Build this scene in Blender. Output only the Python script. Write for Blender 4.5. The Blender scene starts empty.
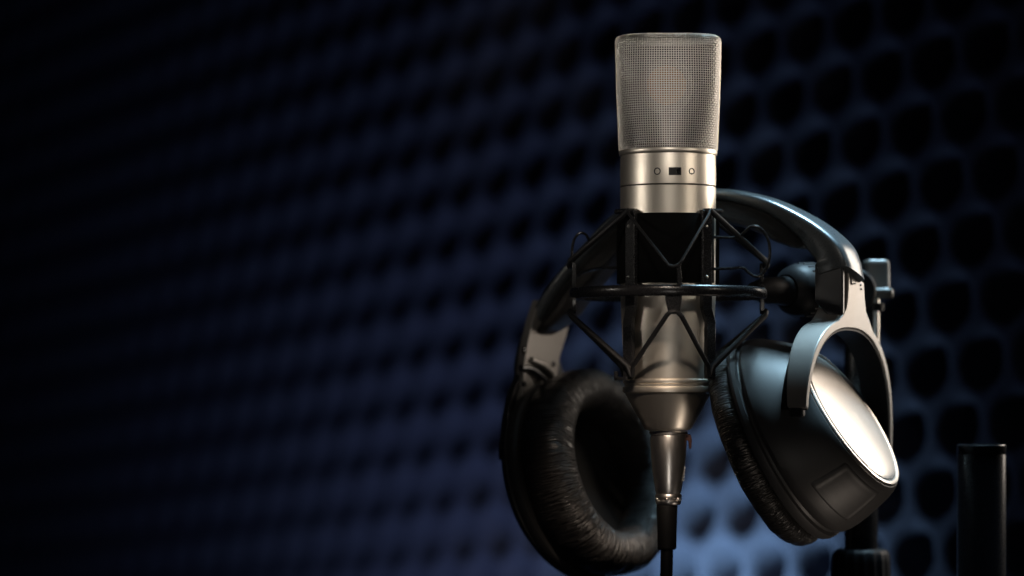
import bpy, bmesh, math, random
from mathutils import Vector, Matrix
random.seed(4)
K = 0.00045            # metres per unit (one unit = one picture pixel in the plane of the microphone)
F = 3000.0             # camera distance / focal length in the same units
C = bpy.context.scene.collection
sin, cos, pi, rad = math.sin, math.cos, math.pi, math.radians

def P(x, y, d=0.0):
    """place a point seen at (x, y) that stands d units behind the microphone axis"""
    s = 1 + d / F
    return Vector(((x - 512) * s, d, (400 - y) * s))

# ------------------------------------------------------------------ materials
def mat(name, col, rough=.5, metal=0., spec=.5, coat=0., coat_rough=.1, sheen=0.):
    m = bpy.data.materials.new(name); m.use_nodes = True
    b = m.node_tree.nodes['Principled BSDF']
    b.inputs['Base Color'].default_value = (*col, 1)
    b.inputs['Roughness'].default_value = rough
    b.inputs['Metallic'].default_value = metal
    b.inputs['Specular IOR Level'].default_value = spec
    b.inputs['Coat Weight'].default_value = coat
    b.inputs['Coat Roughness'].default_value = coat_rough
    b.inputs['Sheen Weight'].default_value = sheen
    return m

def nodes(m):
    return m.node_tree.nodes, m.node_tree.links, m.node_tree.nodes['Principled BSDF']

def add_grain(m, scale, stretch=(1, 1, 1), bump=.1, dist=.0002, rvar=.1, detail=4, coord='Object', cvar=.0):
    n, l, b = nodes(m)
    tc = n.new('ShaderNodeTexCoord'); mp = n.new('ShaderNodeMapping')
    mp.inputs['Scale'].default_value = stretch
    nz = n.new('ShaderNodeTexNoise'); nz.inputs['Scale'].default_value = scale; nz.inputs['Detail'].default_value = detail
    l.new(tc.outputs[coord], mp.inputs['Vector']); l.new(mp.outputs[0], nz.inputs['Vector'])
    bp = n.new('ShaderNodeBump'); bp.inputs['Strength'].default_value = bump; bp.inputs['Distance'].default_value = dist
    l.new(nz.outputs['Fac'], bp.inputs['Height']); l.new(bp.outputs[0], b.inputs['Normal'])
    r0 = b.inputs['Roughness'].default_value
    mr = n.new('ShaderNodeMapRange'); mr.inputs['To Min'].default_value = max(.02, r0 - rvar); mr.inputs['To Max'].default_value = min(1, r0 + rvar)
    mr.inputs['From Min'].default_value = .3; mr.inputs['From Max'].default_value = .7
    l.new(nz.outputs['Fac'], mr.inputs['Value']); l.new(mr.outputs[0], b.inputs['Roughness'])
    if cvar:
        c = b.inputs['Base Color'].default_value[:3]
        cr = n.new('ShaderNodeMix'); cr.data_type = 'RGBA'
        cr.inputs['A'].default_value = (*[v * (1 - cvar) for v in c], 1)
        cr.inputs['B'].default_value = (*[min(1, v * (1 + cvar)) for v in c], 1)
        n2 = n.new('ShaderNodeTexNoise'); n2.inputs['Scale'].default_value = scale * .12; n2.inputs['Detail'].default_value = 6
        l.new(tc.outputs[coord], n2.inputs['Vector'])
        l.new(n2.outputs['Fac'], cr.inputs['Factor']); l.new(cr.outputs['Result'], b.inputs['Base Color'])
    return m

M = {}
M['nickel'] = add_grain(mat('champagne_nickel', (.80, .735, .64), .40, 1.0), 900, (1, 1, .25), .015, .00003, .02, cvar=.02)
M['wire'] = mat('grille_wire', (.74, .71, .67), .34, 1.0)
M['groove'] = mat('engraved_groove', (.06, .05, .04), .6, .3)
M['gold'] = mat('gold_film', (.30, .15, .055), .5, 1.0)
M['brass_dark'] = mat('capsule_ring', (.10, .07, .05), .45, .8)
M['silver'] = add_grain(mat('satin_silver', (.68, .65, .61), .32, 1.0), 1200, (1, 1, .3), .012, .00002, .03)
M['blackpaint'] = add_grain(mat('black_paint', (.005, .005, .006), .5, 0, .12), 2600, (1, 1, 1), .08, .00005, .07)
M['blackmetal'] = add_grain(mat('black_steel', (.010, .010, .011), .26, .0, .45), 1800, (1, 1, 1), .04, .00004, .05)
M['pipe'] = add_grain(mat('pipe_paint', (.004, .004, .005), .28, 0, .16), 2600, (1, 1, 1), .08, .00005, .05)
M['rubber'] = add_grain(mat('black_rubber', (.005, .005, .005), .6, 0, .12), 3000, (1, 1, 1), .12, .00006, .06)
M['elastic'] = add_grain(mat('elastic_cord', (.008, .008, .009), .5, 0, .3), 4000, (1, 1, .3), .3, .0001, .1)
M['felt'] = add_grain(mat('dark_sleeve', (.003, .003, .003), .8, 0, .06), 3000, (1, 1, 1), .2, .0001, .05)
M['shell'] = add_grain(mat('gunmetal_plastic', (.032, .031, .031), .48, .0, .36, coat=.0), 2500, (1, 1, 1), .07, .00004, .05)
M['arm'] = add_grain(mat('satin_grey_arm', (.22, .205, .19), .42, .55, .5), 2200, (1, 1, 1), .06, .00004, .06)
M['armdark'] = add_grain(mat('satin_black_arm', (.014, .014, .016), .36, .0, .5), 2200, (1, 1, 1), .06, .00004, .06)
M['disc'] = add_grain(mat('pearl_silver_plate', (.36, .335, .31), .33, .75, .5), 1800, (1, 1, 1), .05, .00004, .05)
M['band'] = add_grain(mat('satin_headband', (.06, .066, .07), .30, .45, .6), 2200, (1, 1, 1), .06, .00004, .05)
M['cloth'] = add_grain(mat('ear_cloth', (.006, .006, .006), .9, 0, .15), 2500, (1, 1, 1), .3, .0002, .05)
M['ink'] = mat('black_ink', (.01, .01, .01), .5)
M['knobgrey'] = add_grain(mat('grey_knob', (.045, .041, .036), .42, .0, .5), 2500, (1, 1, 1), .08, .00005, .06)

# leather with creases that run across the cushion (u = round the ring, v = over the pad)
def leather():
    m = mat('creased_leather', (.012, .011, .0105), .42, 0, .48)
    n, l, b = nodes(m)
    uv = n.new('ShaderNodeUVMap'); uv.uv_map = 'UVMap'
    def crease(su, sv, detail, dist):
        mp = n.new('ShaderNodeMapping'); mp.inputs['Scale'].default_value = (su, sv, 1)
        nz = n.new('ShaderNodeTexNoise'); nz.inputs['Scale'].default_value = 1; nz.inputs['Detail'].default_value = detail
        nz.inputs['Distortion'].default_value = dist
        l.new(uv.outputs[0], mp.inputs['Vector']); l.new(mp.outputs[0], nz.inputs['Vector'])
        r = n.new('ShaderNodeMath'); r.operation = 'SUBTRACT'; r.inputs[1].default_value = .5; l.new(nz.outputs['Fac'], r.inputs[0])
        a = n.new('ShaderNodeMath'); a.operation = 'ABSOLUTE'; l.new(r.outputs[0], a.inputs[0])
        s = n.new('ShaderNodeMapRange'); s.inputs['From Max'].default_value = .09; l.new(a.outputs[0], s.inputs['Value'])
        return s
    c1 = crease(105, 2.0, 3, .6); c2 = crease(260, 5, 2, .3)
    ad = n.new('ShaderNodeMath'); ad.operation = 'MULTIPLY_ADD'; ad.inputs[1].default_value = .45
    l.new(c2.outputs[0], ad.inputs[0]); l.new(c1.outputs[0], ad.inputs[2])
    bp = n.new('ShaderNodeBump'); bp.inputs['Strength'].default_value = .8; bp.inputs['Distance'].default_value = .0010
    l.new(ad.outputs[0], bp.inputs['Height']); l.new(bp.outputs[0], b.inputs['Normal'])
    return m
M['leather'] = leather()

# ------------------------------------------------------------------ mesh helpers
class G:
    def __init__(s): s.v = []; s.f = []; s.uv = {}
    def grid(s, rows, closed_u=True, closed_v=False, cap=False, uv=False):
        b = len(s.v); nr = len(rows); nc = len(rows[0])
        for r in rows: s.v.extend(r)
        for i in range(nr if closed_v else nr - 1):
            i2 = (i + 1) % nr
            for j in range(nc if closed_u else nc - 1):
                j2 = (j + 1) % nc
                s.f.append((b + i * nc + j, b + i * nc + j2, b + i2 * nc + j2, b + i2 * nc + j))
                if uv:
                    s.uv[len(s.f) - 1] = ((j / nc, i / nr), ((j + 1) / nc, i / nr), ((j + 1) / nc, (i + 1) / nr), (j / nc, (i + 1) / nr))
        if cap:
            s.f.append(tuple(b + j for j in range(nc))[::-1]); s.f.append(tuple(b + (nr - 1) * nc + j for j in range(nc)))
        return s
    def tube(s, pts, r, n=10, cap=True, closed=False):
        pts = [Vector(p) for p in pts]; rows = []; ref = None; m = len(pts)
        for i, p in enumerate(pts):
            if closed: t = pts[(i + 1) % m] - pts[i - 1]
            else: t = pts[min(i + 1, m - 1)] - pts[max(i - 1, 0)]
            t.normalize()
            if ref is None: ref = Vector((0, 0, 1)) if abs(t.z) < .9 else Vector((1, 0, 0))
            u = (ref - t * ref.dot(t)).normalized(); ref = u; w = t.cross(u)
            rr = r[i] if isinstance(r, (list, tuple)) else r
            rows.append([p + u * (rr * cos(a)) + w * (rr * sin(a)) for a in [2 * pi * k / n for k in range(n)]])
        return s.grid(rows, True, closed, cap and not closed)
    def lathe(s, prof, o, ax=(0, 0, 1), n=64, cap=False, a0=0, a1=2 * pi, uv=False, closed=False, sq=1.0):
        """prof = (radius, along-axis) pairs"""
        o = Vector(o); ax = Vector(ax).normalized()
        ref = Vector((0, 0, 1)) if abs(ax.z) < .95 else Vector((0, -1, 0))
        e1 = (ref - ax * ref.dot(ax)).normalized(); e2 = ax.cross(e1)
        full = abs(a1 - a0 - 2 * pi) < 1e-6
        k = n if full else n + 1
        rows = [[o + ax * w + e1 * (r * cos(a0 + (a1 - a0) * j / n)) + e2 * (r * sq * sin(a0 + (a1 - a0) * j / n)) for j in range(k)] for r, w in prof]
        return s.grid(rows, full, closed, cap, uv)
    def box(s, c, ex, ey, ez, hx, hy, hz):
        c = Vector(c); b = len(s.v)
        for a in (-1, 1):
            for d in (-1, 1):
                for e in (-1, 1): s.v.append(c + Vector(ex) * (hx * a) + Vector(ey) * (hy * d) + Vector(ez) * (hz * e))
        for q in ((0, 1, 3, 2), (4, 6, 7, 5), (0, 4, 5, 1), (2, 3, 7, 6), (0, 2, 6, 4), (1, 5, 7, 3)): s.f.append(tuple(b + i for i in q))
        return s
    def prism(s, poly, ext):
        """poly: list of Vectors, ext: Vector; a flat plate pushed along ext"""
        b = len(s.v); n = len(poly); ext = Vector(ext)
        s.v.extend([Vector(p) for p in poly]); s.v.extend([Vector(p) + ext for p in poly])
        s.f.append(tuple(b + i for i in range(n))); s.f.append(tuple(b + n + i for i in reversed(range(n))))
        for i in range(n):
            j = (i + 1) % n; s.f.append((b + i, b + n + i, b + n + j, b + j))
        return s
    def sphere(s, c, r, n=12):
        return s.lathe([(max(r * sin(pi * i / n), 1e-3), -r * cos(pi * i / n)) for i in range(n + 1)], c, (0, 0, 1), n * 2)

ROOT = {}
def make(name, g, m, parent=None, bevel=0, sharp=35, seg=2, subsurf=0, loc=None):
    me = bpy.data.meshes.new(name)
    off = Vector(ROOT.get(parent.name, (0, 0, 0))) if parent else Vector(loc or (0, 0, 0))
    me.from_pydata([tuple((Vector(v) - off) * K) for v in g.v], [], g.f)
    if g.uv:
        lay = me.uv_layers.new(name='UVMap')
        for fi, c in g.uv.items():
            p = me.polygons[fi]
            for li, q in zip(p.loop_indices, c): lay.data[li].uv = q
    if isinstance(m, (list, tuple)):
        for x in m: me.materials.append(x)
    else: me.materials.append(m)
    if not g.uv and name != 'foam_wall':
        bm = bmesh.new(); bm.from_mesh(me); bmesh.ops.recalc_face_normals(bm, faces=bm.faces); bm.to_mesh(me); bm.free()
    me.polygons.foreach_set('use_smooth', [True] * len(me.polygons))
    me.set_sharp_from_angle(angle=rad(sharp))
    o = bpy.data.objects.new(name, me); C.objects.link(o)
    if parent: o.parent = parent; ROOT[o.name] = off
    else: o.location = off * K; ROOT[o.name] = off
    if bevel:
        b = o.modifiers.new('bevel', 'BEVEL'); b.width = bevel * K; b.segments = seg; b.limit_method = 'ANGLE'; b.angle_limit = rad(35); b.harden_normals = True
    if subsurf:
        b = o.modifiers.new('sub', 'SUBSURF'); b.levels = b.render_levels = subsurf
    return o

def thing(name, label, cat, at, group=None):
    o = bpy.data.objects.new(name, None); C.objects.link(o)
    o.location = Vector(at) * K; o.empty_display_size = .02
    o['label'] = label; o['category'] = cat; o['kind'] = 'thing'
    if group: o['group'] = group
    ROOT[o.name] = Vector(at)
    return o

def catmull(pts, per=8):
    pts = [Vector(p) for p in pts]; out = []
    q = [2 * pts[0] - pts[1]] + pts + [2 * pts[-1] - pts[-2]]
    for i in range(1, len(q) - 2):
        for k in range(per):
            t = k / per; p0, p1, p2, p3 = q[i - 1], q[i], q[i + 1], q[i + 2]
            out.append(.5 * ((2 * p1) + (p2 - p0) * t + (2 * p0 - 5 * p1 + 4 * p2 - p3) * t * t + (3 * p1 - p0 - 3 * p2 + p3) * t ** 3))
    out.append(pts[-1]); return out

# =================================================================== MICROPHONE
MX = 668 - 512.0
def mz(y): return 400 - y
AX = Vector((MX, 0, 0))
mic = thing('studio_microphone', 'champagne metal studio microphone with woven mesh head, upright in the black shock mount', 'microphone', (MX, 0, mz(431)))
def cyl_pt(r, deg, y):     # deg 0 = towards camera, + to the right
    return Vector((MX + r * sin(rad(deg)), -r * cos(rad(deg)), mz(y)))

g = G(); prof = []
for r, y in [(46.8, 155.6), (47.4, 156), (47.6, 157), (47.7, 168.0), (47.85, 168.8), (47.9, 186.2), (47.2, 186.6), (47.2, 187.7), (47.8, 188.1), (47.8, 240), (47.4, 300),
             (46.2, 330), (44.6, 360), (43.8, 378), (43.8, 379), (44.9, 379.6), (45.2, 381.5), (44.9, 383.2), (43.6, 384), (43.6, 386.4), (45.2, 387), (45.6, 389.5), (45.2, 392), (44.2, 392.8),
             (42.6, 394), (33, 412), (25, 426), (23.5, 428.6), (21.5, 430.2), (18, 430.8), (1, 430.8)]:
    prof.append((r, mz(y)))
g.lathe(prof, (MX, 0, 0), (0, 0, 1), 96)
body = make('body', g, M['nickel'], mic, sharp=25)
g = G(); g.lathe([(46, mz(156)), (48.5, mz(156)), (49.0, mz(155)), (49.2, mz(152.4)), (48.7, mz(151.2)), (46, mz(150.8))], (MX, 0, 0), (0, 0, 1), 96, closed=True)
make('collar', g, M['nickel'], mic, sharp=30)
g = G(); g.lathe([(47, mz(188)), (47.55, mz(187.9)), (47.55, mz(186.4)), (47, mz(186.3))], (MX, 0, 0), (0, 0, 1), 96)
make('seam_ring', g, M['groove'], mic)

# --- grille head: woven wire mesh laid over a head that goes from round (bottom) to flat-fronted (top)
YB, YT = 151.0, 41.5
def head(h, ang):          # h 0 bottom .. 1 top ; returns x, y offset
    wx = 47.7 + 3.7 * h + .5 * sin(h * pi); wy = 47.0 - 9.0 * h
    e = 2.0 + 1.5 * min(1, h * 1.6)
    c, s_ = cos(ang), sin(ang)
    return (wx * math.copysign(abs(c) ** (2 / e), c), wy * math.copysign(abs(s_) ** (2 / e), s_))
def head_ring(h, n, inset=0):
    m = 720; pts = [head(h, 2 * pi * i / m) for i in range(m)]
    L = [0]
    for i in range(m): a, b = pts[i], pts[(i + 1) % m]; L.append(L[-1] + math.hypot(b[0] - a[0], b[1] - a[1]))
    out = []; k = 0
    for j in range(n):
        t = L[-1] * j / n
        while L[k + 1] < t: k += 1
        f = (t - L[k]) / max(1e-9, L[k + 1] - L[k]); a, b = pts[k], pts[(k + 1) % m]
        p = Vector((a[0] + (b[0] - a[0]) * f, a[1] + (b[1] - a[1]) * f, 0))
        out.append(p)
    res = []
    for j, p in enumerate(out):
        t = out[(j + 1) % n] - out[j - 1]; nn = Vector((t.y, -t.x, 0)).normalized()
        res.append((p, nn))
    return res
NW, NR = 130, 49
rings = []
for i in range(NR):
    h = i / (NR - 1)
    rings.append([(Vector((MX + p.x, p.y, mz(YB + (YT - YB) * h))), nn) for p, nn in head_ring(h, NW)])
g = G(); wr = .46; amp = .45
for j in range(NW):
    g.tube([rings[i][j][0] + rings[i][j][1] * (amp if (i + j) % 2 else -amp) for i in range(NR)], wr, 5, False)
for i in range(NR):
    g.tube([rings[i][j][0] + rings[i][j][1] * (-amp if (i + j) % 2 else amp) for j in range(NW)], wr, 5, False, True)
# rounded shoulder and flat top of the same mesh
for j in range(NW):
    p, nn = rings[-1][j]
    g.tube([p, p - nn * .8 + Vector((0, 0, 1.8)), p - nn * 2.6 + Vector((0, 0, 3.2)), p - nn * 5 + Vector((0, 0, 3.8))], wr, 5, False)
for q, (a, b) in enumerate(((.8, 1.8), (2.6, 3.2))):
    g.tube([p - nn * a + Vector((0, 0, b)) for p, nn in rings[-1]], wr, 5, False, True)
def top_half(x, horizontal):
    best = 0
    for i in range(180):
        a = head(1, pi / 2 * i / 179)
        if horizontal:
            if a[0] - 3 >= abs(x): best = max(best, a[1] - 3)
        else:
            if a[1] - 3 >= abs(x): best = max(best, a[0] - 3)
    return best
for k in range(-24, 25):
    x = k * 2.0; y = top_half(x, True)
    if y > 1: g.tube([Vector((MX + x, -y, mz(YT) + 3.7)), Vector((MX + x, y, mz(YT) + 3.7))], wr, 5, False)
for k in range(-17, 18):
    y = k * 2.0; x = top_half(y, False)
    if x > 1: g.tube([Vector((MX - x, y, mz(YT) + 4.1)), Vector((MX + x, y, mz(YT) + 4.1))], wr, 5, False)
make('grille', g, M['wire'], mic, sharp=80)
# hoop that frames the head: up one side, over the top, down the other
g = G(); path = []
for i in range(0, 41): path.append((-(47.7 + 3.7 * i / 40 + .5 * sin(i / 40 * pi)) - .5, YB + (YT - YB) * i / 40 - .0))
for a in range(1, 9): path.append((-(51.9 - 4.5) - 4.5 * cos(a / 8 * pi / 2), YT - 4.3 * sin(a / 8 * pi / 2)))
path += [(-x, y) for x, y in reversed(path)]
rows = []
for x, y in path:
    nx = 1 if x > 0 else -1
    c = Vector((MX + x, 0, mz(y)))
    dirv = Vector((x / 52.0, 0, max(0, (YT + 2 - y) / 4))).normalized() if y < YT else Vector((nx, 0, 0))
    rows.append([c + dirv * .9 + Vector((0, -3.0, 0)), c + dirv * 1.3 + Vector((0, -2.2, 0)), c + dirv * 1.3 + Vector((0, 2.2, 0)), c + dirv * .9 + Vector((0, 3.0, 0)), c - dirv * .6 + Vector((0, 3.0, 0)), c - dirv * .6 + Vector((0, -3.0, 0))])
g.grid(rows, True, False, True)
make('grille_frame', g, M['nickel'], mic, sharp=30)
# dark liner inside the rear half, a solid sheet added to darken the interior
g = G(); rows = []
for i in range(13):
    h = i / 12; rows.append([Vector((MX + head(h, pi * k / 40)[0] * .93, head(h, pi * k / 40)[1] * .93, mz(YB + (YT - YB) * h))) for k in range(41)])
g.grid(rows, False)
make('inner_liner', g, mat('dark_liner', (.012, .010, .010), .9), mic)
# capsule inside the head
g = G(); g.lathe([(1, -9), (25, -9), (27, -7), (27, 7), (25, 9), (21, 9.5), (20, 8.4), (1, 8.4)], (MX - 2, 0, mz(86)), (0, -1, 0), 48)
g.lathe([(4, mz(150)), (4, mz(118)), (6, mz(112)), (6, mz(110))], (MX - 2, 8, 0), (0, 0, 1), 20)
g.lathe([(0.5, mz(146)), (44, mz(146)), (44, mz(150))], (MX, 0, 0), (0, 0, 1), 48)
cap = make('capsule', g, M['brass_dark'], mic)
g = G(); g.lathe([(.3, 9.2), (19.6, 9.0), (19.6, 8.0)], (MX - 2, 0, mz(86)), (0, -1, 0), 40)
make('diaphragm', g, M['gold'], cap)
# selector switch and the two engraved pattern signs
def fy(y, d=-48): return 400 - (400 - y) * (1 + d / F)
def on_body(px, y, r=48.0):
    d = math.degrees(math.asin((px - 668) / r)); return d
g = G()
d0, d1 = on_body(666.2, 171), on_body(678.6, 171)
rows = [[cyl_pt(48.15, d0 + (d1 - d0) * k / 8, y) for k in range(9)] for y in (fy(167.2), fy(175.0))]
b0 = [[cyl_pt(47.0, d0 + (d1 - d0) * k / 8, y) for k in range(9)] for y in (fy(167.2), fy(175.0))]
g.grid([b0[0], rows[0], rows[1], b0[1]], False, True)
sw = make('switch', g, M['ink'], mic)
g = G(); c = cyl_pt(49.0, on_body(675.6, 171), fy(171)); 
rr = rad(on_body(675.6, 171)); ex = Vector((cos(rr), sin(rr), 0)); ey = Vector((sin(rr), -cos(rr), 0))
g.box(c, ex, ey, (0, 0, 1), 1.6, 1.0, 3.2)
for k in (-2, 0, 2): g.box(c + ey * 1.0 + Vector((0, 0, k)), ex, ey, (0, 0, 1), 1.6, .3, .45)
make('slider_nub', g, M['blackmetal'], sw, bevel=.25)
for px, kind in ((655.0, 0), (689.2, 1)):
    g = G(); rr = rad(on_body(px, 171)); ex = Vector((cos(rr), sin(rr), 0)); ey = Vector((sin(rr), -cos(rr), 0)); c = cyl_pt(47.95, on_body(px, 171), fy(171))
    pts = []
    for k in range(28):
        a = 2 * pi * k / 28
        r = 3.1 if not kind else 2.9 * (1 - .22 * max(0, cos(a + pi / 2)) ** 4)
        pts.append(c + ex * (r * .95 * cos(a)) + Vector((0, 0, r * sin(a))) - ey * (.0 + (1 - cos(math.asin(min(.9, abs(r * cos(a)) / 48)))) * 48 * .0))
    g.tube(pts, .55, 6, False, True)
    if kind: g.tube([c + Vector((0, 0, -3.4)), c + Vector((0, 0, -1.6))], .38, 6)
    make('pattern_mark', g, M['ink'], mic)

# =================================================================== CABLE + CONNECTOR
cab = thing('microphone_cable', 'black cable plugged into the microphone from below by a tapered silver plug', 'cable', (MX, 0, mz(700)))
XC = MX + .5
g = G(); g.lathe([(1, mz(431.2)), (18.6, mz(431.2)), (19.2, mz(432)), (19.2, mz(434.4)), (18.0, mz(435)), (18.4, mz(436)), (17.6, mz(455)), (16.4, mz(470)), (14.6, mz(482)), (13.0, mz(491)), (12.2, mz(493.5)), (8, mz(494))], (XC, 0, 0), (0, 0, 1), 56)
plug = make('plug_shell', g, M['silver'], cab, sharp=30)
g = G(); g.lathe([(10, mz(493.5)), (12.6, mz(493.8)), (13.4, mz(495)), (13.4, mz(497.4)), (12.0, mz(498.5)), (12.0, mz(500)), (12.8, mz(501)), (12.4, mz(503.5)), (11, mz(505)), (9, mz(505.5))], (XC, 0, 0), (0, 0, 1), 40)
for a in range(6):
    an = rad(a * 60 - 100); g.sphere(Vector((XC + 12.4 * cos(an), 12.4 * sin(an), mz(499))), 2.1, 6)
make('gland_nut', g, M['silver'], plug)
g = G()
for k in range(5):
    g.box(cyl_pt(1, 0, 0) * 0 + Vector((XC + 14.6 * sin(rad(78)) - k * .35, -14.6 * cos(rad(78)), mz(468 + k * 3.0))), (1, 0, 0), (0, 1, 0), (0, 0, 1), 2.6, 3.2, .8)
make('grip_ribs', g, M['silver'], plug, bevel=.3)
g = G(); g.prism([Vector((XC + 17.5, -4, mz(433.5))), Vector((XC + 22.0, -4, mz(434.5))), Vector((XC + 23.2, -4, mz(440))), Vector((XC + 22.6, -4, mz(448.5))), Vector((XC + 20.6, -4, mz(449))), Vector((XC + 19.8, -4, mz(441))), Vector((XC + 17, -4, mz(440)))], (0, 7, 0))
make('release_tab', g, add_grain(mat('dull_red_metal', (.06, .022, .016), .4, .3), 2000), plug, bevel=.6)
g = G(); g.lathe([(6, mz(503)), (9.8, mz(503.5)), (10.6, mz(505.5)), (9.8, mz(530)), (9.4, mz(548)), (8.2, mz(549.5)), (5, mz(549.6))], (XC - 1.5, 0, 0), (0, 0, 1), 36)
make('strain_relief', g, M['rubber'], cab)
g = G(); g.tube(catmull([(XC - 1.5, 0, mz(545)), (XC - 2, 0, mz(570)), (XC - 3.2, 1, mz(605)), (XC - 6, 4, mz(650)), (XC - 10, 8, mz(700)), (XC - 18, 20, mz(950)), (XC - 12, 50, mz(1500))], 6), 6.3, 20)
make('cord', g, M['rubber'], cab)

# =================================================================== SHOCK MOUNT
sm = thing('shock_mount', 'black spider shock mount with ring and elastic cords round the microphone body', 'shock mount', (MX, 0, mz(384)))
ZR = mz(293.5)
# outer ring (flat hoop)
RR = 97
g = G(); g.lathe([(RR - 4, ZR - 4.6), (RR - 3.2, ZR - 5.6), (RR + .2, ZR - 5.6), (RR + 1.6, ZR - 4.4), (RR + 1.7, ZR + 1.6), (RR + 1.3, ZR + 3.2), (RR + .3, ZR + 4.7), (RR - 1.2, ZR + 5.4), (RR - 3.2, ZR + 5.6), (RR - 4, ZR + 4.8)], (MX, 0, 0), (0, 0, 1), 128, closed=True)
make('outer_ring', g, M['blackmetal'], sm, sharp=50)
# inner sleeve with a gap on the right
g = G()
gap0, gap1 = 60, 84
rows = []
for r, y in ((48.6, 284), (50.6, 284), (51.2, 283), (51.2, 216.5), (50.6, 215.5), (48.6, 215.5)):
    rows.append([cyl_pt(r, gap1 + (360 - (gap1 - gap0)) * k / 100, y) for k in range(101)])
g.grid(rows, False, True)
g.f.append(tuple(i * 101 for i in range(6))); g.f.append(tuple(i * 101 + 100 for i in range(6))[::-1])
make('inner_sleeve', g, M['felt'], sm)
# four cradle bars
def bar(deg, jog, side):
    g = G(); r = 55.5
    rr = rad(deg); ex = Vector((cos(rr), sin(rr), 0)); ey = Vector((sin(rr), -cos(rr), 0))
    dk = 1 + ey.y * r / F
    def q(u, y, o=0): return Vector((MX, 0, 0)) + ey * (r + o) + ex * u + Vector((0, 0, mz(y) * dk))
    prof = [(-6.4, 210), (6.4, 210), (6.4, 298), (6.2 , 308), (6.0 + jog, 322), (6.0 + jog, 379), (-6.0 + jog, 379), (-6.0 + jog, 322), (-6.2, 308), (-6.4, 298)]
    g.prism([q(u, y, 0) for u, y in prof], -ey * 5.2)
    b = make('cradle_bar', g, M['blackmetal'], sm, bevel=.8)
    g = G()
    g.box(q(7 * side, 211, -1), ex, ey, (0, 0, 1), 9.5, 4.2, 2.6)
    g.tube([q(-1 * side, 211, 2.4), q(17 * side, 211, 2.4)], 2.5, 12)
    make('top_clip', g, M['blackmetal'], b, bevel=.7)
    g = G(); g.box(q(jog + 8 * side, 378.6, -2), ex, ey, (0, 0, 1), 8.5, 3.4, 1.7)
    g.tube([q(jog + 14 * side, 378, 1), q(jog + 14 * side, 371, 1)], 2.2, 10)
    make('foot_hook', g, M['blackmetal'], b, bevel=.6)
    for y in (226.5, 277):
        g = G(); g.lathe([(.3, 1.5), (1.2, 1.2), (1.9, .2), (1.9, -.6)], q(-1.5, y, 0), ey, 16)
        make('rivet', g, M['silver'], b)
    return q
bR = bar(42, 5.5, 1); bL = bar(-46, -3.5, -1); bar(138, 4, 1); bar(-134, -4, -1)
# outer ring tabs (front, right, left, back)
def tab(deg):
    g = G(); rr = rad(deg); ex = Vector((cos(rr), sin(rr), 0)); ey = Vector((sin(rr), -cos(rr), 0)); o = Vector((MX, 0, 0)) + ey * (RR - 1)
    def q(u, y): return o + ex * u + Vector((0, 0, mz(y) * (1 + o.y / F)))
    g.prism([q(3, 263), q(7.5, 263.5), q(9, 284), q(8.5, 299), q(6.5, 311), q(4.5, 314), q(-1, 314), q(-5, 311), q(-7.5, 299), q(-7.5, 286), q(4, 284)], ey * -4.0)
    make('ring_tab', g, M['blackmetal'], sm, bevel=.7)
for d_ in (0, 90, 180): tab(d_)
tab(-90)
# elastic cords
def ring_hook(deg, y, o=1.5, u=0):
    rr = rad(deg); return Vector((MX, 0, 0)) + Vector((sin(rr), -cos(rr), 0)) * (RR + o) + Vector((cos(rr), sin(rr), 0)) * u + Vector((0, 0, mz(y) * (1 - cos(rr) * RR / F)))
def corner(deg, y, r=58, u=0):
    rr = rad(deg); return Vector((MX, 0, 0)) + Vector((sin(rr), -cos(rr), 0)) * r + Vector((cos(rr), sin(rr), 0)) * u + Vector((0, 0, mz(y) * (1 - cos(rr) * r / F)))
def cord(pts, r=1.7):
    g = G(); g.tube(pts, r, 10); make('elastic_cord', g, M['elastic'], sm)
for qa, qb, m_, s0, s1 in ((-46, 42, 0, 1, 0), (42, 138, 90, 1, 0), (138, 226, 180, 0, 0), (-134, -46, -90, 0, 1)):
    up = [corner(qa, 210, 58.5), corner(qa, 214, 60, 3 if m_ == 0 else 5)] + [ring_hook(m_, 262, 1, -7), ring_hook(m_, 265.5, 1.5, -4.5), ring_hook(m_, 266.5, 1.5, 0), ring_hook(m_, 265, 1.5, 4.5), ring_hook(m_, 261, 1, 8)] + [corner(qb, 214, 60, -3), corner(qb, 210, 58.5)]
    cord(up, 1.5 if m_ == 0 else 2.9)
    lo = [corner(qa, 376, 55, 3), corner(qa, 366, 57, 6), ring_hook(m_, 315, 0, -6), ring_hook(m_, 312, 0.5, -3), ring_hook(m_, 311.3, .5, 1), ring_hook(m_, 312, 0.5, 4), ring_hook(m_, 316, 0, 8), corner(qb, 366, 57, -1), corner(qb, 376, 55, 2)]
    cord(lo, 2.4 if m_ == 0 else 3.0)
# wire guards left and right of the ring
def wire(pts, r=1.5):
    g = G(); g.tube(catmull(pts, 6), r, 10); make('wire_guard', g, M['blackmetal'], sm)
wire([P(714, 269, -22), P(730, 268.5, -26), P(743, 268, -28), P(748, 272, -29), P(756, 276.5, -30), P(764, 272, -30), P(769.5, 258, -30), P(769, 243, -30), P(764, 232, -30), P(757, 226.5, -30), P(750, 227, -29), P(746, 231, -28)])
wire([P(714, 237, -22), P(728, 237.5, -24), P(738, 237, -24), P(746, 231, -28)])
wire([P(620, 268, 10), P(600, 268, 8), P(584, 272, 4), P(576, 276, 2), P(572.5, 264, 0), P(572, 250, 0), P(574.5, 239, 0), P(580, 233, 0), P(586, 235, 1), P(590, 243, 3)], 1.4)
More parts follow.
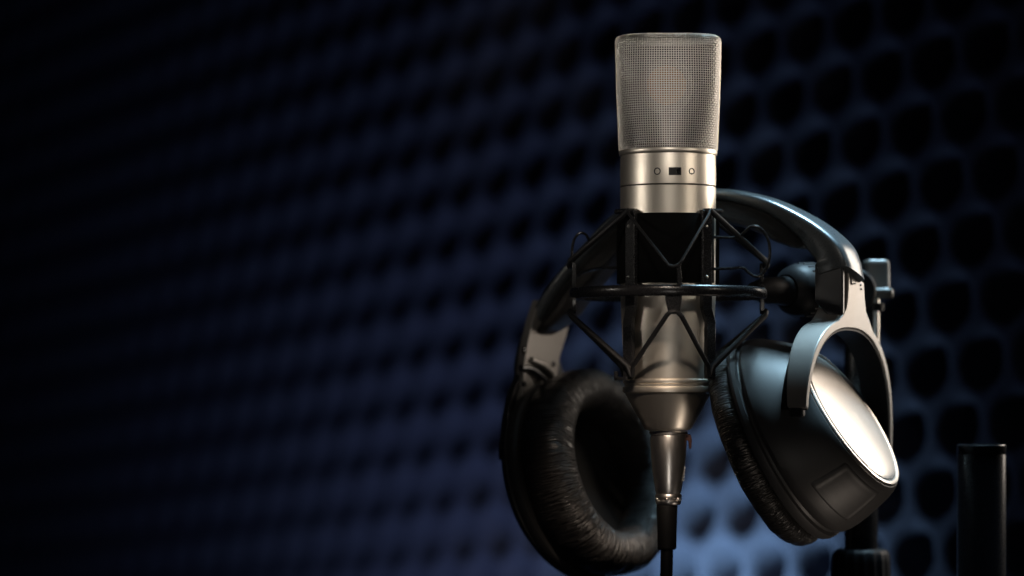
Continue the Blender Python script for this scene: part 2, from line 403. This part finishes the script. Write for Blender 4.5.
# swivel arm running from the ring back to the stand
g = G()
A0 = P(757, 291, 8); A1 = P(786, 291, 40); A2 = P(838, 289, 92); 
axd = (A2 - A1).normalized()
g.tube([A0 - axd * 6, A0 + axd * 12, A0 + axd * 22, A1], [9, 13.5, 13.5, 15], 28)
make('ring_neck', g, M['blackpaint'], sm, sharp=30)
g = G(); L = (A2 - A1).length
g.lathe([(6, 0), (17, 0), (19, 2), (24.5, 8), (27, 16), (27.5, 24), (27.5, 40), (26, L - 8), (25, L - 4), (6, L - 4)], A1, axd, 48)
for k in range(24):
    an = 2 * pi * k / 24
    e1 = Vector((0, 0, 1)); e2 = axd.cross(e1).normalized(); e1 = e2.cross(axd)
    dr = e1 * cos(an) + e2 * sin(an)
    g.tube([A1 + axd * 20 + dr * 27, A1 + axd * 42 + dr * 27], 1.3, 6)
make('swivel_knuckle', g, M['blackpaint'], sm, sharp=30)

# =================================================================== MICROPHONE STAND
ST = P(861, 1500, 150); STX = ST.x
stand = thing('microphone_stand', 'black microphone stand behind the right earcup, with a grey clamp knob on a silver bolt', 'stand', ST)
S = 1 + 150 / F
def sz(y): return (400 - y) * S
g = G(); g.lathe([(2, sz(336)), (15.5, sz(336)), (17.4, sz(338)), (17.6, sz(340)), (17.6, sz(548)), (17.6, sz(1500)), (2, sz(1500))], (STX, 150, 0), (0, 0, 1), 56)
make('upright_tube', g, M['blackmetal'], stand, sharp=30)
# ribbed clutch
g = G(); rows = []
for r, y, fl in ((17.9, 549, 0), (24, 548.6, 0), (27.5, 550.5, 0.1), (29.6, 554, .5), (30.6, 562, 1), (31.2, 576, 1), (32, 610, 1), (32, 640, 1), (28, 650, .3), (18, 652, 0)):
    rows.append([Vector((STX + (r - fl * 1.6 * (.5 + .5 * cos(18 * a)) ** .6) * cos(a), 150 + (r - fl * 1.6 * (.5 + .5 * cos(18 * a)) ** .6) * sin(a), sz(y))) for a in [2 * pi * k / 144 for k in range(144)]])
g.grid(rows)
make('clutch_grip', g, M['blackpaint'], stand, sharp=50)
# clamp head that the swivel screws into
g = G(); g.lathe([(4, -26), (20, -26), (23, -23), (23, 23), (20, 26), (4, 26)], P(852, 291, 142), (0, 1, 0), 48)
g.box(P(859, 318, 150), (1, 0, 0), (0, 1, 0), (0, 0, 1), 14, 13, 26)
make('clamp_head', g, M['blackpaint'], stand, bevel=1.2)
# knob on bolt
KB = P(876, 280, 150); kx = KB.x
g = G(); g.lathe([(2, sz(345)), (4.2, sz(345)), (4.2, sz(311.5)), (2, sz(311))], (kx - .8, 150, 0), (0, 0, 1), 24)
g.lathe([(2, sz(303.5)), (4.6, sz(303.4)), (4.6, sz(298)), (2, sz(298))], (kx - .8, 150, 0), (0, 0, 1), 24)
make('bolt', g, M['silver'], stand, sharp=30)
g = G()
for k in range(20):
    an = 2 * pi * k / 20; g.tube([Vector((kx + .4 + 7.0 * cos(an), 150 + 7.0 * sin(an), sz(303.5))), Vector((kx + .4 + 7.0 * cos(an), 150 + 7.0 * sin(an), sz(310.5)))], 1.1, 6)
g.lathe([(2, sz(311)), (7.2, sz(311)), (7.2, sz(303.3)), (2, sz(303.3))], (kx + .4, 150, 0), (0, 0, 1), 32)
make('knurled_nut', g, M['blackpaint'], stand)
def rrect(hx, hy, r, n=6):
    out = []
    for cx, cy, a0 in ((hx - r, hy - r, 0), (-hx + r, hy - r, 90), (-hx + r, -hy + r, 180), (hx - r, -hy + r, 270)):
        for k in range(n + 1): a = rad(a0 + 90 * k / n); out.append((cx + r * cos(a), cy + r * sin(a)))
    return out
g = G(); rows = []
for hx, hy, r, y in ((9, 8, 4, 259.6), (11.2, 10, 5, 260.0), (12.7, 11.4, 5, 261.8), (13.2, 12, 5, 265), (13.7, 12.4, 5, 287), (14.3, 13, 5, 288.6), (16.2, 15, 5.5, 289.4), (17.0, 15.6, 6, 291), (17.2, 15.8, 6, 297), (16, 15, 5.5, 298.6)):
    rows.append([Vector((kx + u, 150 + v, sz(y))) for u, v in rrect(hx, hy, r)])
g.grid(rows, True, False, True)
make('clamp_knob', g, M['knobgrey'], stand, sharp=50)

# second upright at the right edge
PX = P(981.5, 1500, 60)
pole = thing('stand_pole', 'plain black pipe standing upright alone at the right edge, cut off flat at the top', 'pole', PX)
S2 = 1 + 60 / F
g = G(); g.lathe([(1, mz(449) * S2), (20.5, mz(449) * S2), (20.6, mz(444.6) * S2), (24.0, mz(444.4) * S2), (24.8, mz(445.5) * S2), (24.8, mz(453) * S2), (24.5, mz(453.6) * S2), (24.5, mz(454.4) * S2), (24.8, mz(455) * S2), (24.8, mz(1500) * S2), (1, mz(1500) * S2)], (PX.x, 60, 0), (0, 0, 1), 64)
make('pipe', g, M['pipe'], pole, sharp=30)
g = G(); g.lathe([(.5, mz(445.2) * S2), (20.3, mz(445.2) * S2), (20.3, mz(449) * S2)], (PX.x, 60, 0), (0, 0, 1), 48)
make('end_plug', g, M['rubber'], pole)

# =================================================================== HEADPHONES
PSI = rad(30); av = Vector((cos(PSI), -sin(PSI), 0)); bv = Vector((sin(PSI), cos(PSI), 0)); zv = Vector((0, 0, 1))
OD = 78.0; OX = (692 - 512) * (1 + OD / F)
hp = thing('headphones', 'black over-ear headphones with padded headband and silver cup plates, hung round the shock mount', 'headphones', (OX, OD, -150))
def H(s, t, z): return Vector((OX, OD, 0)) + av * s + bv * t + zv * z
def inv(x, y, t=0):
    ca, sa = cos(PSI), sin(PSI)
    s = ((x - 512) * (1 + (OD + t * ca) / F) - (OX) - t * sa) / (ca + (x - 512) * sa / F)
    d = OD - s * sa + t * ca
    return s, (400 - y) * (1 + d / F)
TW = 20.0
scr = [(512, 385), (512, 363), (518, 339), (530, 314), (546, 287), (569, 259), (590, 236), (617, 211), (650, 196), (685, 189), (716, 188.5), (742, 192), (770, 200), (800, 214.5), (822, 229), (838, 244), (845, 258), (848.5, 272)]
arc = [Vector((*inv(x, y, -TW), 0)) for x, y in scr]
arc = catmull(arc, 6)
def arch_frames(pts):
    out = []
    for i, p in enumerate(pts):
        t = (pts[min(i + 1, len(pts) - 1)] - pts[max(i - 1, 0)]).normalized()
        n = Vector((-t.y, t.x, 0)); out.append((p, t, n))
    return out
fr = arch_frames(arc)
nA = len(fr)
def lerp(a, b, t): return a + (b - a) * t
def prof_interp(tab, x):
    for (x0, v0), (x1, v1) in zip(tab, tab[1:]):
        if x <= x1: return lerp(v0, v1, max(0, (x - x0) / (x1 - x0)))
    return tab[-1][1]
# shell
g = G(); rows = []
for i, (p, t, n) in enumerate(fr):
    u = i / (nA - 1)
    th = prof_interp([(0, 9), (.2, 11), (.32, 12), (.6, 11), (.72, 14), (.82, 26), (.92, 33), (1, 33)], u)
    w = prof_interp([(0, 19), (.15, 20), (.5, 24), (.85, 21), (1, TW)], u)
    sec = []
    for (a, b) in ((-w, -th + 3), (-w - .3, -th * .5), (-w, -3), (-w + 2.5, -.6), (-w * .5, .4), (0, .8), (w * .5, .4), (w - 2.5, -.6), (w, -3), (w + .3, -th * .5), (w, -th + 3), (w - 3, -th), (0, -th - .5), (-w + 3, -th)):
        q = p + n * b + t * (a * .35 * max(0, (u - .86) / .14)); sec.append(H(q.x, a, q.y))
    rows.append(sec)
# only the part above the sliders is shell
i0 = 0; 
g.grid(rows[i0:], True, False, True)
make('headband', g, M['band'], hp, sharp=60)
# padding under the top
g = G(); rows = []
j0, j1 = int(nA * .15), int(nA * .80)
for i in range(j0, j1 + 1):
    p, t, n = fr[i]; u = (i - j0) / (j1 - j0); e = max(.05, min(1, min(u, 1 - u) * 9)) ** .5
    th = prof_interp([(0, 12), (.2, 14), (.32, 12), (.6, 11), (.72, 14), (.82, 26), (.92, 33), (1, 33)], i / (nA - 1))
    pt = 24 * e; w = 23 * (.75 + .25 * e); c = p - n * (th + pt * .5 - 1)
    sec = []
    for k in range(20):
        a = 2 * pi * k / 20
        aa = math.copysign(abs(cos(a)) ** .6, cos(a)) * w; bb = math.copysign(abs(sin(a)) ** .75, sin(a)) * pt * .5
        q = c + n * bb; sec.append(H(q.x, aa, q.y))
    rows.append(sec)
g.grid(rows, True, False, True, uv=True)
make('headband_pad', g, M['leather'], hp, sharp=80)

# arms and forks. side +1 right (screen fork centre cx, cy on the +a face)
def fork(cx, cy, ytop, RB=105, RZ=111, wa=28, th_b=-14, th_f=4, m=None, armw=20, ao=0, skew=7, taper=0):
    s0, z0 = inv(cx, cy)
    sc = 1 + (OD - s0 * sin(PSI)) / F
    RB, RZ = RB * sc, RZ * sc
    ztop = z0 + (cy - ytop) * sc
    pts = []; A_b = rad(th_b); A_f = rad(th_f); n = 26; EE = 2.35
    def arc_to(tt):                     # angle at which the outer ellipse reaches |t| = tt
        return math.acos(min(.99, (tt / RB) ** (EE / 2)))
    def se(th, a, b): return (a * math.copysign(abs(cos(th)) ** (2 / EE), cos(th)), b * math.copysign(abs(sin(th)) ** (2 / EE), sin(th)))
    tb, tf = armw + ao, armw - ao
    for k in range(n + 1):
        th = lerp(A_b, arc_to(tb + 24), k / n); pts.append(se(th, RB, RZ))
    pts += [(tb + 13, RZ * 1.0), (tb + 5, RZ * 1.08), (tb + 1.5, RZ * 1.2), (tb, RZ * 1.32), (tb, ztop - z0 - skew), (-tf, ztop - z0 + skew), (-tf, RZ * 1.32), (-tf - 1.5, RZ * 1.2), (-tf - 5, RZ * 1.10), (-tf - 13, RZ * 1.035)]
    for k in range(n + 1):
        th = lerp(pi - arc_to(tf + 24), pi - A_f, k / n); pts.append(se(th, RB, RZ))
    rb, rz = RB - 7, RZ * .915
    for k in range(2 * n + 1):
        th = lerp(pi - A_f, A_b, k / (2 * n)); pts.append(se(th, rb, rz))
    g = G(); g.prism([H(s0, t, z0 + z) for t, z in pts], -av * wa)
    for i in range(len(g.v) // 2, len(g.v)):
        zz = (g.v[i].z - z0) / RZ
        g.v[i] = g.v[i] + av * (taper * max(0, min(1, 1 - zz)))
    o = make('yoke', g, m or M['arm'], hp, bevel=1.6, seg=3, sharp=30)
    lin = []
    for q in (0, 2.4):
        for k in range(2 * n + 1):
            th = lerp(pi - A_f, A_b, (k if q == 0 else 2 * n - k) / (2 * n)); lin.append(se(th, rb + .4 - q, rz + .4 - q))
    g = G(); g.prism([H(s0 - 1.6, t, z0 + z) for t, z in lin], -av * (wa - 3.2))
    make('yoke_lining', g, M['blackpaint'], o, sharp=30)
    return o, s0, z0, sc, RB, RZ
yoke, sF, zF, scF, RBf, RZf = fork(850.5, 430, 275, RB=109, ao=15, th_f=9, wa=31, taper=14)
g = G(); g.prism([H(sF - .4, -13, zF + 166), H(sF - 31, -13, zF + 166), H(sF - 31, -13, zF + 128), H(sF - 20, -13, zF + 117), H(sF - .4, -13, zF + 100)], -bv * 5)
make('slider', g, M['armdark'], hp, bevel=1.5, seg=3)
# pivot foot and bolt on the front tine
g = G(); th = pi - rad(12)
e = H(sF - 11, (RBf - 4) * cos(th), zF + RZf * sin(th) * 1.0 - 2)
g.box(e + zv * -2, av, bv, zv, 7, 3.5, 6)
make('pivot', g, M['armdark'], yoke, bevel=2, seg=3)
g = G(); th = rad(-14); e = H(sF - 14, (RBf - 4) * cos(th), zF + RZf * sin(th))
g.box(e, av, bv, zv, 14, 5, 7); make('pivot', g, M['armdark'], yoke, bevel=2, seg=3)
# L and the three raised dots on the arm
def arm_pt(x, y, out=.5):       # point on the +a face of the right arm seen at x, y
    best = None; t0, t1 = -40., 40.
    def scrx(t):
        p = H(sF, t, 0); return 512 + p.x / (1 + p.y / F)
    for _ in range(40):
        tm = (t0 + t1) / 2
        if scrx(tm) < x: t0 = tm
        else: t1 = tm
    p = H(sF, t0, 0); return H(sF + out, t0, (400 - y) * (1 + p.y / F))
g = G()
for a, b in (((850.0, 275.8), (851.4, 284.2)), ((851.4, 284.2), (855.0, 283.4))):
    g.tube([arm_pt(*a, .4), arm_pt(*b, .4)], .75, 8)
make('letter_l', g, M['ink'], yoke)
for x, y in ((860.0, 281.0), (860.5, 285.0), (861.0, 289.0)):
    g = G(); g.lathe([(.1, 1.2), (.9, .8), (1.15, 0), (1.15, -.5)], arm_pt(x, y, .2), av, 12); make('raised_dot', g, M['ink'], yoke)

# ---- earcups
def nvec(x, up, tow): return Vector((x, -tow, up)).normalized()
def loft(sections, n=96, uv=False, closed=False, cap=False):
    """sections = (centre, normal, radius)"""
    g = G(); rows = []
    for c, nn, r in sections:
        ref = zv; e1 = (ref - nn * ref.dot(nn)).normalized(); e2 = nn.cross(e1)
        rows.append([c + e1 * (r * cos(2 * pi * k / n)) + e2 * (r * sin(2 * pi * k / n)) for k in range(n)])
    g.grid(rows, True, closed, cap, uv); return g

def cushion(c, nn, R, rt, ax_h, parent, name='ear_cushion'):
    """ring-shaped pad. c = centre of the pad, R centre radius, rt radial half, ax_h axial half"""
    secs = []
    m = 40
    for k in range(m):
        a = 2 * pi * k / m
        r = R + rt * math.copysign(abs(cos(a)) ** .85, cos(a)); w = ax_h * math.copysign(abs(sin(a)) ** .85, sin(a))
        secs.append((c + nn * w, nn, r))
    g = loft(secs, 160, uv=True, closed=True)
    # gentle irregular puffing of the leather
    for i, v in enumerate(g.v):
        d = (v - c); ang = math.atan2(d.dot(zv), d.dot(bv))
        g.v[i] = v + d.normalized() * (.55 * sin(ang * 9 + 1.3) + .35 * sin(ang * 23 + .4) + .25 * sin(ang * 41))
    return make(name, g, M['leather'], parent, sharp=80)

# right cup (seen from outside)
n1 = nvec(.86, .38, .34); n2 = nvec(.77, .54, .34)
cc = P(764, 446, 28); cd = P(851, 417, -8)
def mixn(t): return (n1 * (1 - t) + n2 * t).normalized()
def mixc(t): return cc * (1 - t) + cd * t
sh = [(.16, 84), (.16, 97), (.17, 104), (.20, 108.5), (.24, 109.5), (.29, 108.5), (.305, 105), (.33, 104), (.345, 106), (.38, 107.5), (.44, 107), (.52, 105), (.62, 101.5), (.74, 96.5), (.84, 92), (.92, 87.5), (.96, 84.5), (.982, 82.0), (.984, 80.4), (.975, 79.6), (.975, 60)]
cup = make('earcup', loft([(mixc(t), mixn(t), r) for t, r in sh], 128), M['shell'], hp, sharp=28)
# silver plate, slightly domed, in a bright rim
pl = [(.998, 73.6), (1.006, 73.0), (1.011, 71.5), (1.018, 68), (1.037, 57), (1.058, 40), (1.070, 20), (1.074, .02)]
plate = make('cup_plate', loft([(mixc(.985), n2, 73.6)] + [(mixc(t), n2, r) for t, r in pl], 96), M['disc'], cup, sharp=40)
rim = [(.975, 79.9), (.995, 80.2), (1.006, 79.2), (1.010, 77.4), (1.008, 75.4), (1.000, 74.3), (.975, 74.3)]
make('plate_rim', loft([(mixc(t), n2, r) for t, r in rim], 128, closed=True), M['silver'], cup, sharp=40)
cushion(mixc(.04), n1, 84, 24, 17, cup)
make('ear_cloth', loft([(mixc(.10), n1, 70), (mixc(.10), n1, 1)], 48), M['cloth'], cup)
# raised panel on the lower right of the shell
def shell_pt(t, ang, lift=0):
    r = None
    tab = [(a, b) for a, b in sh if b > 60 and a > .35]
    r = prof_interp(sorted(tab), t) + lift
    c = mixc(t); nn = mixn(t); e1 = (zv - nn * zv.dot(nn)).normalized(); e2 = nn.cross(e1)
    return c + e1 * (r * cos(ang)) + e2 * (r * sin(ang))
angs = (rad(122), rad(166))
g = G(); rows = []
NTT, NAA = 16, 30
for i in range(NTT + 1):
    row = []
    for j in range(NAA + 1):
        u, v = i / NTT, j / NAA
        ed = min(u, 1 - u, v, 1 - v); lift = -1.0 if ed <= 0 else (1.0 if ed > .06 else .6)
        if 0.12 < u < 0.88 and 0.12 < v < 0.88: lift = .3
        row.append(shell_pt(lerp(.52, .93, u), lerp(angs[0], angs[1], v), lift))
    rows.append(row)
g.grid(rows, False)
make('shell_panel', g, M['shell'], cup, sharp=60, subsurf=1)

# left cup (pad faces the camera)
nl = nvec(.79, .27, .55)
SL = 1.045
cfl = P(608, 469, 126)                    # pad centre
lsh = [(-38, 90), (-38, 99), (-40, 102.5), (-43, 103.5), (-47, 103), (-48.5, 100.5), (-50.5, 100.5), (-52, 101.5), (-55, 100), (-60, 95.5), (-66, 88), (-71, 80), (-74, 74), (-75, 60), (-76, 1)]
cup2 = make('earcup', loft([(cfl + nl * (w * SL), nl, r * SL) for w, r in lsh], 128), M['shell'], hp, sharp=28)
cushion(cfl + nl * -12, nl, 84.5 * SL, 21 * SL, 27 * SL, cup2)
make('ear_cloth', loft([(cfl + nl * -32, nl, 74 * SL), (cfl + nl * -34, nl, 40 * SL), (cfl + nl * -35, nl, .1)], 48), M['cloth'], cup2)
# left yoke: the same form at the far side, seen from inside
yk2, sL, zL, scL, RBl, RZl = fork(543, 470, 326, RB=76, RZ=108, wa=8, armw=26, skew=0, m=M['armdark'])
g = G(); o_ = []
for x, y in [(536, 300), (560, 308), (567, 318), (564, 334), (557, 356), (554, 376), (554, 430), (520, 430), (519.5, 400), (520.5, 370), (524, 345), (529, 322)]:
    t = 0.
    for _ in range(6):
        p = H(sL, t, 0); t += (P(x, y, p.y).x - p.x) / sin(PSI)
    o_.append(P(x, y, H(sL, t, 0).y))
g.prism([p + av * 4 for p in o_], -av * 9)
yk2 = make('slider_plate', g, M['arm'], hp, bevel=1.2, seg=2); sL += 4
def plate_pt(x, y, out=0):
    t = 0.
    for _ in range(6):
        p = H(sL, t, 0); t += (P(x, y, p.y).x - p.x) / sin(PSI)
    p = H(sL, t, 0); return P(x, y, p.y) + av * out
g = G(); g.tube(catmull([plate_pt(520, 368, 1), plate_pt(528, 369, 3), plate_pt(538, 377, 4), plate_pt(546, 390, 3), plate_pt(548, 402, 1)], 5), 3.6, 12)
make('lead_wire', g, M['armdark'], yk2)
g = G(); g.tube(catmull([plate_pt(530, 360, 1), plate_pt(541, 366, 4), plate_pt(550, 377, 4), plate_pt(553, 390, 1)], 6), 3.4, 12); make('strain_clip', g, M['arm'], yk2)
g = G(); g.tube([plate_pt(537, 380, 2), plate_pt(541, 396, 2)], 4.0, 12); make('guide_pin', g, M['silver'], yk2)
for x, y in ((524, 350), (553, 364), (524, 384), (531, 396)):
    g = G(); g.lathe([(.2, 1.8), (2.6, 1.6), (3.0, .5), (3.0, -1)], plate_pt(x, y, 0), av, 18); make('screw', g, M['blackmetal'], yk2)

# =================================================================== FOAM WALL
u_ = Vector((-2192, 3000, -345)).normalized()
v_ = (zv - u_ * zv.dot(u_)).normalized()
n_ = u_.cross(v_).normalized()
if n_.y > 0: n_ = -n_                     # towards the camera
WD = 3778.0
A = Vector((349 * WD / F, WD - F, (400 - 135) * WD / F))
PU, PV = 92.0, 75.6
DEPTH = 74.0
def foam_h(s, t):
    # hexagonal field of rounded pits
    r = round(t / PV); best = 1e9
    for q in (r - 1, r, r + 1):
        o = (q % 2) * PU / 2
        k = round((s - o) / PU)
        ds = (s - o - k * PU) / (PU * .5); dt = (t - q * PV) / (PV * .62)
        best = min(best, ds * ds + dt * dt)
    x = min(1, max(0, (math.sqrt(best) - .16) / .68))
    return -DEPTH * (1 - x * x * (3 - 2 * x))
s0_, s1_, t0_, t1_ = -440.0, 4200.0, -1400.0, 1300.0
st = 7.6
ns, nt = int((s1_ - s0_) / st), int((t1_ - t0_) / st)
g = G(); rows = []
for j in range(nt + 1):
    t = t0_ + j * st
    rows.append([A + u_ * (s0_ + i * st) + v_ * t + n_ * (foam_h(s0_ + i * st, t) + random.uniform(-.5, .5)) for i in range(ns + 1)])
# order the faces so that they look towards the camera, then close the slab with sides and a back
a_, b_, c_ = rows[0][0], rows[0][1], rows[1][0]
if (u_.cross(v_)).dot(n_) < 0: rows = [r[::-1] for r in rows]
g.grid(rows, False)
nc, nr_ = len(rows[0]), len(rows)
loop = [j for j in range(nc)] + [i * nc + nc - 1 for i in range(1, nr_)] + [(nr_ - 1) * nc + j for j in reversed(range(nc - 1))] + [i * nc for i in reversed(range(1, nr_ - 1))]
base = len(g.v)
for i in loop:
    p = g.v[i]; h = (p - A).dot(n_); g.v.append(p - n_ * (h + DEPTH + 14))
m_ = len(loop)
for k in range(m_): g.f.append((loop[(k + 1) % m_], loop[k], base + k, base + (k + 1) % m_))
g.f.append(tuple(base + k for k in reversed(range(m_))))
fm = mat('acoustic_foam', (.070, .075, .105), .95, 0, .12)
add_grain(fm, 1500, (1, 1, 1), .5, .0006, .03, cvar=.25)
wall = make('foam_wall', g, fm, None, sharp=180)
wall['kind'] = 'structure'; wall['label'] = 'dark blue acoustic foam wall with rows of rounded pits behind the microphone'

# =================================================================== LIGHT
w = bpy.data.worlds.new('World'); bpy.context.scene.world = w; w.use_nodes = True
w.node_tree.nodes['Background'].inputs[0].default_value = (.35, .5, 1, 1)
w.node_tree.nodes['Background'].inputs[1].default_value = .0025
def area(name, at, to, sx, sy, power, col, spread=180):
    l = bpy.data.lights.new(name, 'AREA'); l.shape = 'RECTANGLE'; l.size = sx * K; l.size_y = sy * K; l.energy = power; l.color = col; l.spread = rad(spread)
    o = bpy.data.objects.new(name, l); C.objects.link(o); o.location = Vector(at) * K
    o.rotation_euler = (Vector(to) - Vector(at)).to_track_quat('-Z', 'Y').to_euler(); return o
def spot(name, at, to, size, power, col, radius, blend=.8):
    l = bpy.data.lights.new(name, 'SPOT'); l.spot_size = rad(size); l.spot_blend = blend; l.energy = power; l.color = col; l.shadow_soft_size = radius * K
    o = bpy.data.objects.new(name, l); C.objects.link(o); o.location = Vector(at) * K
    o.rotation_euler = (Vector(to) - Vector(at)).to_track_quat('-Z', 'Y').to_euler(); return o
# blue light on the foam: a low lamp close by, a wide fill added to lift the left
area('blue_wall_light', (110, 850, -420), (330, 1010, -330), 170, 100, .50, (.44, .74, 1.0), 122)
area('blue_wall_light', (-330, 900, -640), (-60, 1350, -250), 300, 120, .38, (.42, .54, .95), 150)
# warm softbox at the right, behind the subject
area('warm_softbox', (1050, 520, 330), (250, 0, 40), 320, 560, .6, (1.0, .87, .74), 120)
# narrow warm fills added to brighten only the microphone's head and upper body
spot('mic_fill', (-1300, -520, 520), (150, 0, 268), 8, 17.0, (1.0, .92, .82), 200, 1)
spot('mic_fill', (1150, -750, 560), (152, 0, 262), 10, 8.0, (1.0, .88, .74), 200)
spot('mic_fill', (150, -1400, 900), (152, 0, 262), 10, 12.0, (1.0, .92, .82), 200)
# weaker fill, added to brighten the lower body and the plug
spot('low_mic_fill', (150, -1500, -470), (150, 0, 14), 7, 8.5, (1.0, .92, .84), 210, 1)
# warm fill from high in front, added to brighten the open cushion's lower lip
spot('cushion_fill', (50, -1100, 900), (120, 90, -138), 4.8, 55.0, (1.0, .80, .64), 60, 1)
# small warm fill added low at the right to lighten the right cup's underside
area('cup_fill', (560, -150, -520), (330, 0, -90), 120, 120, .008, (1.0, .84, .70), 36)
# cool overhead strip
area('cool_top_strip', (500, 170, 860), (420, 10, 120), 240, 260, .5, (.50, .80, 1.0), 38)

# =================================================================== CAMERA
cam = bpy.data.cameras.new('camera'); co = bpy.data.objects.new('camera', cam); C.objects.link(co)
co.location = (0, -F * K, 0); co.rotation_euler = (pi / 2, 0, 0)
cam.sensor_width = 36; cam.lens = 36 * F / 1024; cam.shift_y = (400 - 288) / 1024
cam.clip_start = .05; cam.clip_end = 50
cam.dof.use_dof = True; cam.dof.focus_distance = (F - 45) * K; cam.dof.aperture_fstop = (cam.lens / 1000) / .026; cam.dof.aperture_blades = 0
sc = bpy.context.scene; sc.camera = co
sc.view_settings.view_transform = 'Standard'; sc.view_settings.look = 'None'; sc.view_settings.exposure = 0; sc.view_settings.gamma = 1
sc.render.engine = 'CYCLES'
sc.cycles.max_bounces = 6; sc.cycles.use_denoising = True
